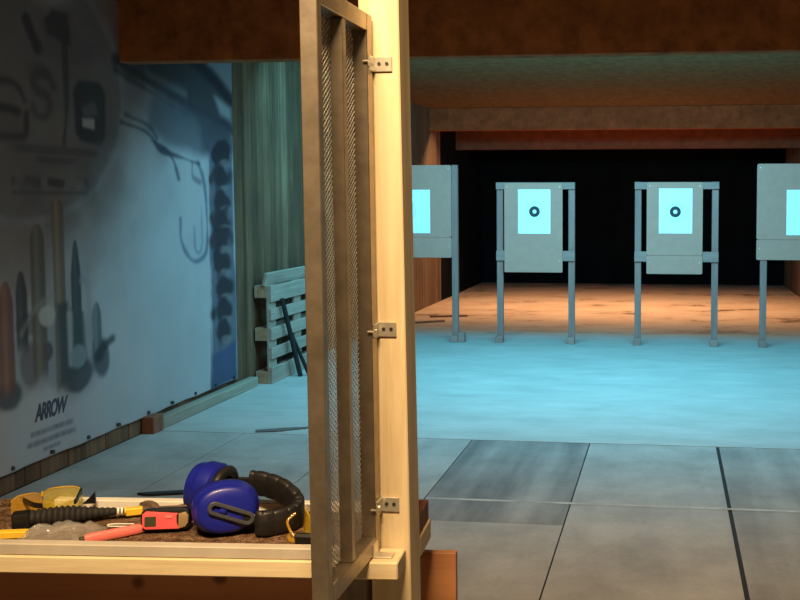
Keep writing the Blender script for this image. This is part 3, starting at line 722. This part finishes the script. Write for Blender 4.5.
q = MB(); q.prism([(0.002, 0.003), (0.012, 0.003), (0.016, 0.007), (0.002, 0.0085)], 0.0028, 0.0042, Tt); q.build('lock_button', M['salmon'], tap)
q = MB(); q.prism([(0.0225, -0.0155), (0.034, -0.013), (0.0385, -0.006), (0.0385, 0.006), (0.034, 0.012), (0.0225, 0.0095)], -0.020, 0.002, Tt, 0.002); q.build('metal_end', M['brass'], tap, smooth=True)
q = MB(); q.prism(rrect(0.050, 0.010, 0.003), -0.026, -0.0245, Tt @ Matrix.Translation((0.006, 0.015, 0))); q.build('belt_clip', M['tool'], tap)

# salmon pink knife handle
ka, kb_ = Vector((-0.954, 1.438, ZC + 0.0085)), Vector((-0.884, 1.507, ZC + 0.0085))
kn = empty('utility_knife', ka, 'salmon pink knife handle lying left of the tape measure', 'knife')
q = MB(); dv = (kb_ - ka); q.tube([ka + dv * t for t in (0, 0.03, 0.1, 0.3, 0.6, 0.85, 0.96, 1.0)], [0.75, 0.92, 1.0, 1.0, 0.98, 0.95, 0.8, 0.5], 14, flat=(0.0082, 0.0068), up=(0, 0, 1)); q.build('handle', M['salmon'], kn, smooth=True)
q = MB(); q.tube([ka - dv * 0.07, ka + dv * 0.02], 1.0, 12, flat=(0.0055, 0.005), up=(0, 0, 1)); q.build('end_cap', M['olive'], kn)

# pliers behind
pl = empty('pliers', (-0.90, 1.59, ZC), 'worn brown pliers lying behind the tape measure', 'pliers')
q = MB()
q.tube(spline([(-0.955, 1.612, ZC + 0.010), (-0.935, 1.603, ZC + 0.0125), (-0.912, 1.590, ZC + 0.012), (-0.885, 1.575, ZC + 0.010)], 6), [0.55 + 0.45 * math.sin(math.pi * min(1, i / 12)) ** 0.5 if i else 0.5 for i in range(19)], 10, flat=(0.0085, 0.0085), up=(0, 0, 1)); q.build('jaw', M['tool'], pl, smooth=True)
q = MB(); q.tube(spline([(-0.952, 1.592, ZC + 0.008), (-0.925, 1.586, ZC + 0.008), (-0.900, 1.574, ZC + 0.008), (-0.880, 1.560, ZC + 0.008)], 6), 1.0, 10, flat=(0.007, 0.007), up=(0, 0, 1)); q.build('jaw', M['tool'], pl, smooth=True)
q = MB(); q.cyl((-0.884, 1.571, ZC + 0.001), (-0.884, 1.571, ZC + 0.022), 0.010, 16); q.build('rivet', M['tool'], pl, smooth=True)
for dy in (0.010, -0.006):
    q = MB(); q.tube(spline([(-0.884, 1.571 + dy * 0.4, ZC + 0.012), (-0.862, 1.568 + dy, ZC + 0.020), (-0.838, 1.572 + dy * 1.6, ZC + 0.022), (-0.812, 1.582 + dy * 1.4, ZC + 0.012)], 6), 0.0055, 10); q.build('handle', M['tool'], pl, smooth=True)
q = MB(); q.tube(spline([(-0.962, 1.520, ZC + 0.002), (-0.968, 1.527, ZC + 0.002), (-0.958, 1.533, ZC + 0.002), (-0.925, 1.537, ZC + 0.002)], 6), 0.0013, 8); q.tube(spline([(-0.962, 1.520, ZC + 0.002), (-0.925, 1.524, ZC + 0.002)], 4), 0.0013, 8)
tag(q.build('wire_clip', M['rail_white'], smooth=True), 'thin pale wire clip lying between the brush and the pink handle', 'clip')

# black ribbed brush with yellow tip
ba, bb = Vector((-1.095, 1.500, ZC + 0.0185)), Vector((-0.975, 1.564, ZC + 0.0135)); dv = bb - ba; ln = dv.length; du = dv.normalized()
br = empty('bottle_brush', ba, 'black bristled brush with yellow tip in front of the yellow safety glasses', 'brush')
q = MB(); path = []; rad = []
N = 150
for i in range(N + 1):
    t = i / N; path.append(ba + dv * t)
    env = 0.0155 * (0.85 + 0.25 * math.sin(math.pi * min(1, t * 1.3))) * (1 - 0.45 * max(0, t - 0.5) * 2)
    rad.append(env * (0.80 + 0.20 * abs(math.sin(math.pi * t * 15))))
q.tube(path, rad, 16); q.build('bristles', M['bristle'], br, smooth=True)
q = MB(); T = frame(ba - du * 0.012, du, (0, 0, 1)); q.box(-0.014, 0.014, -0.013, 0.013, -0.0165, 0.012, 0.004, T, 2); q.build('end_block', M['black'], br)
for k in range(3):
    q = MB(); c0 = bb + du * (0.002 + k * 0.006); q.tube([c0, c0 + du * 0.0035], 0.0075, 12); q.build('band', M['rail_white'] if k < 2 else M['yellow'], br, smooth=True)
q = MB(); T = frame(bb + du * 0.030, du, (0, 0, 1)); q.box(-0.014, 0.014, -0.007, 0.007, -0.009, 0.005, 0.002, T); q.build('tip', M['yellow'], br)
q = MB(); q.tube([bb + du * 0.001, bb + du * 0.018], 0.004, 8); q.build('stem', M['black'], br)
for k, (t, h) in enumerate(((0.55, 0.016), (0.62, 0.012))):
    pass

# amber safety glasses
def lens(mb, c, w, h, yaw, curve=0.12, thick=0.0018, tilt=0.0):
    T = Matrix.Translation(c) @ Matrix.Rotation(R(yaw), 4, 'Z') @ Matrix.Rotation(R(tilt), 4, 'X')
    n, k = 17, 9
    for sgn in (1,):
        rgs = []
        for side in (0, 1):
            for i in range(n):
                pass
        b2 = bmesh.new(); V = {}
        for s_ in (0, 1):
            for i in range(n):
                for j in range(k):
                    u = -1 + 2 * i / (n - 1); v = -1 + 2 * j / (k - 1)
                    hh = h / 2 * (1 - 0.5 * abs(u) ** 3.5)
                    V[s_, i, j] = b2.verts.new((u * w / 2, -(1 - u * u) * w * curve - s_ * thick, v * hh))
        for i in range(n - 1):
            for j in range(k - 1):
                b2.faces.new((V[0, i, j], V[0, i + 1, j], V[0, i + 1, j + 1], V[0, i, j + 1])); b2.faces.new((V[1, i, j], V[1, i, j + 1], V[1, i + 1, j + 1], V[1, i + 1, j]))
        for i in range(n - 1):
            for j in (0, k - 1): b2.faces.new((V[0, i, j], V[1, i, j], V[1, i + 1, j], V[0, i + 1, j]))
        for j in range(k - 1):
            for i in (0, n - 1): b2.faces.new((V[0, i, j], V[1, i, j], V[1, i, j + 1], V[0, i, j + 1]))
        bmesh.ops.recalc_face_normals(b2, faces=b2.faces); mb._merge(b2, T)
    rim = [T @ Vector((u * w / 2, -(1 - u * u) * w * curve - thick / 2, h / 2 * (1 - 0.5 * abs(u) ** 3.5))) for u in [-1 + 2 * i / 24 for i in range(25)]]
    return rim
sg = empty('safety_glasses', (-1.10, 1.56, ZC), 'yellow lens safety glasses with black arms at the left end of the bench', 'safety glasses', 'amber safety glasses on the bench')
q = MB(); r1 = lens(q, (-1.096, 1.594, ZC + 0.0235), 0.066, 0.044, 26, 0.10, tilt=-4); q.build('lens', M['amber'], sg, smooth=True)
q = MB(); q.tube(r1, 0.0014, 8); q.build('rim', M['amber_rim'], sg, smooth=True)
q = MB(); r2 = lens(q, (-1.139, 1.554, ZC + 0.0225), 0.050, 0.040, 50, 0.10, tilt=-4); q.build('lens', M['amber_dark'], sg, smooth=True)
q = MB(); q.tube(r2, 0.0012, 8); q.build('rim', M['amber_rim'], sg, smooth=True)
q = MB(); q.tube(spline([r2[-1], (r2[-1] + r1[0]) / 2 + Vector((-0.004, 0.006, 0.004)), r1[0]], 5), 0.002, 8); q.build('bridge', M['amber_rim'], sg, smooth=True)
q = MB(); q.tube(spline([(-1.146, 1.551, ZC + 0.034), (-1.128, 1.540, ZC + 0.033), (-1.104, 1.524, ZC + 0.0335), (-1.080, 1.512, ZC + 0.0365)], 6), 1.0, 10, flat=(0.0045, 0.002), up=(0, 0, 1)); q.build('arm', M['black'], sg, smooth=True)
q = MB(); q.tube(spline([(-1.066, 1.604, ZC + 0.037), (-1.058, 1.585, ZC + 0.035), (-1.046, 1.560, ZC + 0.0345), (-1.040, 1.545, ZC + 0.0345)], 6), 1.0, 10, flat=(0.0045, 0.002), up=(0, 0, 1)); q.build('arm', M['black'], sg, smooth=True)
q = MB(); q.prism([(-0.012, 0), (0.012, 0), (0.011, 0.022), (0.002, 0.012)], -0.002, 0.002, Matrix.Translation((-1.052, 1.604, ZC + 0.012)) @ Matrix.Rotation(R(15), 4, 'Z') @ Matrix.Rotation(R(90), 4, 'X')); q.build('side_piece', M['black'], sg)

s2 = empty('safety_glasses', (-0.615, 1.51, ZC), 'amber safety glasses at the right end of the bench, half behind the mesh partition', 'safety glasses', 'amber safety glasses on the bench')
q = MB(); r1 = lens(q, (-0.608, 1.545, ZC + 0.021), 0.058, 0.040, -70, 0.16, tilt=-6); q.build('lens', M['amber_dark'], s2, smooth=True)
q = MB(); q.tube(r1, 0.0016, 8); q.build('rim', M['amber'], s2, smooth=True)
q = MB(); r2 = lens(q, (-0.578, 1.505, ZC + 0.0215), 0.056, 0.038, -25, 0.14, tilt=-6); q.build('lens', M['amber'], s2, smooth=True)
q = MB(); q.tube(r2, 0.0016, 8); q.build('rim', M['amber'], s2, smooth=True)
q = MB(); q.tube(spline([(-0.622, 1.516, ZC + 0.040), (-0.632, 1.505, ZC + 0.030), (-0.624, 1.495, ZC + 0.018), (-0.613, 1.490, ZC + 0.008)], 8), 0.0022, 10); q.build('arm', M['amber_dark'], s2, smooth=True)
q = MB(); q.tube(spline([(-0.628, 1.500, ZC + 0.005), (-0.619, 1.485, ZC + 0.005), (-0.606, 1.483, ZC + 0.005)], 6), 0.0042, 10); q.build('arm_end', M['amber_dark'], s2, smooth=True)
q = MB(); q.box(-0.612, -0.570, 1.478, 1.492, ZC, ZC + 0.017, 0.004); q.build('side_shield', M['black'], s2)

# yellow rule and clear plastic bag at the front left
q = MB(); T = frame((-1.222, 1.425, ZC), (0.165, 0.040, 0), (0, 0, 1)); q.box(0, 0.155, -0.008, 0.008, 0, 0.012, 0.0015, T); tag(q.build('folding_rule', M['yellow']), 'yellow rule lying at the front left corner of the bench tray', 'ruler')
b2 = bmesh.new(); nx, ny = 46, 22; V = []
rn = random.Random(5); ph = [rn.uniform(0, 6.28) for _ in range(12)]
for i in range(nx + 1):
    row = []
    for j in range(ny + 1):
        u, v = i / nx, j / ny
        x_ = -1.070 + 0.115 * u + 0.004 * math.sin(v * 7 + ph[0]); y_ = 1.422 + 0.042 * v + 0.02 * u + 0.006 * math.sin(u * 9 + ph[1]) * v + 0.03 * u * v
        env = max(0.0, min(1, min(u, 1 - u) * 6)) * max(0.0, min(1, min(v, 1 - v) * 5)) ** 0.7
        z_ = ZC + 0.003 + env * (0.008 + 0.010 * abs(math.sin(u * 7 + v * 3 + ph[2])) ** 0.6 + 0.006 * abs(math.sin(u * 15 - v * 8 + ph[3])) ** 0.6)
        row.append(b2.verts.new((x_, y_, z_)))
    V.append(row)
for i in range(nx):
    for j in range(ny): b2.faces.new((V[i][j], V[i + 1][j], V[i + 1][j + 1], V[i][j + 1]))
q = MB(); q._merge(b2); o = q.build('plastic_bag', M['bag'], smooth=True); tag(o, 'crumpled clear plastic bag in front of the black brush', 'plastic bag')
sm_ = o.modifiers.new('thickness', 'SOLIDIFY'); sm_.thickness = 0.0008

# ------------------------------------------------------------------ light
def area(name, loc, target, sx, sy, power, col, spread=180):
    l = bpy.data.lights.new(name, 'AREA'); l.shape = 'RECTANGLE'; l.size = sx; l.size_y = sy; l.energy = power; l.color = col; l.spread = R(spread)
    o = bpy.data.objects.new(name, l); COL.objects.link(o); o.location = loc
    o.rotation_euler = (Vector(target) - Vector(loc)).to_track_quat('-Z', 'Y').to_euler()
    return o
area('near_floodlight', (-0.5, 6.02, 2.56), (-0.5, 7.6, 0.0), 3.6, 0.12, 130, (0.22, 0.73, 1.0), 165)
area('target_floodlight', (-0.7, 7.40, 2.70), (-0.7, 9.9, 0.55), 4.4, 0.10, 122, (0.13, 0.69, 1.0), 160)
area('backstop_lamp', (-0.7, 13.30, 2.62), (-0.7, 12.7, 0), 4.6, 0.12, 150, (1.0, 0.60, 0.32), 130)
area('bench_lamp', (-0.40, 0.45, 2.50), (-0.45, 1.25, 1.0), 0.6, 0.12, 52, (1.0, 0.70, 0.38), 150)
area('hall_lamp', (-0.2, 3.9, 2.73), (-0.2, 4.1, 0.0), 1.2, 0.12, 17, (1.0, 0.70, 0.42), 125)
wd_ = bpy.data.worlds.new('world'); scene.world = wd_; wd_.use_nodes = True
bg = wd_.node_tree.nodes['Background']; bg.inputs['Color'].default_value = (1.0, 0.65, 0.4, 1); bg.inputs['Strength'].default_value = 0.01
vs = scene.view_settings
vs.view_transform = 'Standard'; vs.look = 'None'; vs.exposure = 0.0; vs.gamma = 1.0; vs.use_curve_mapping = False
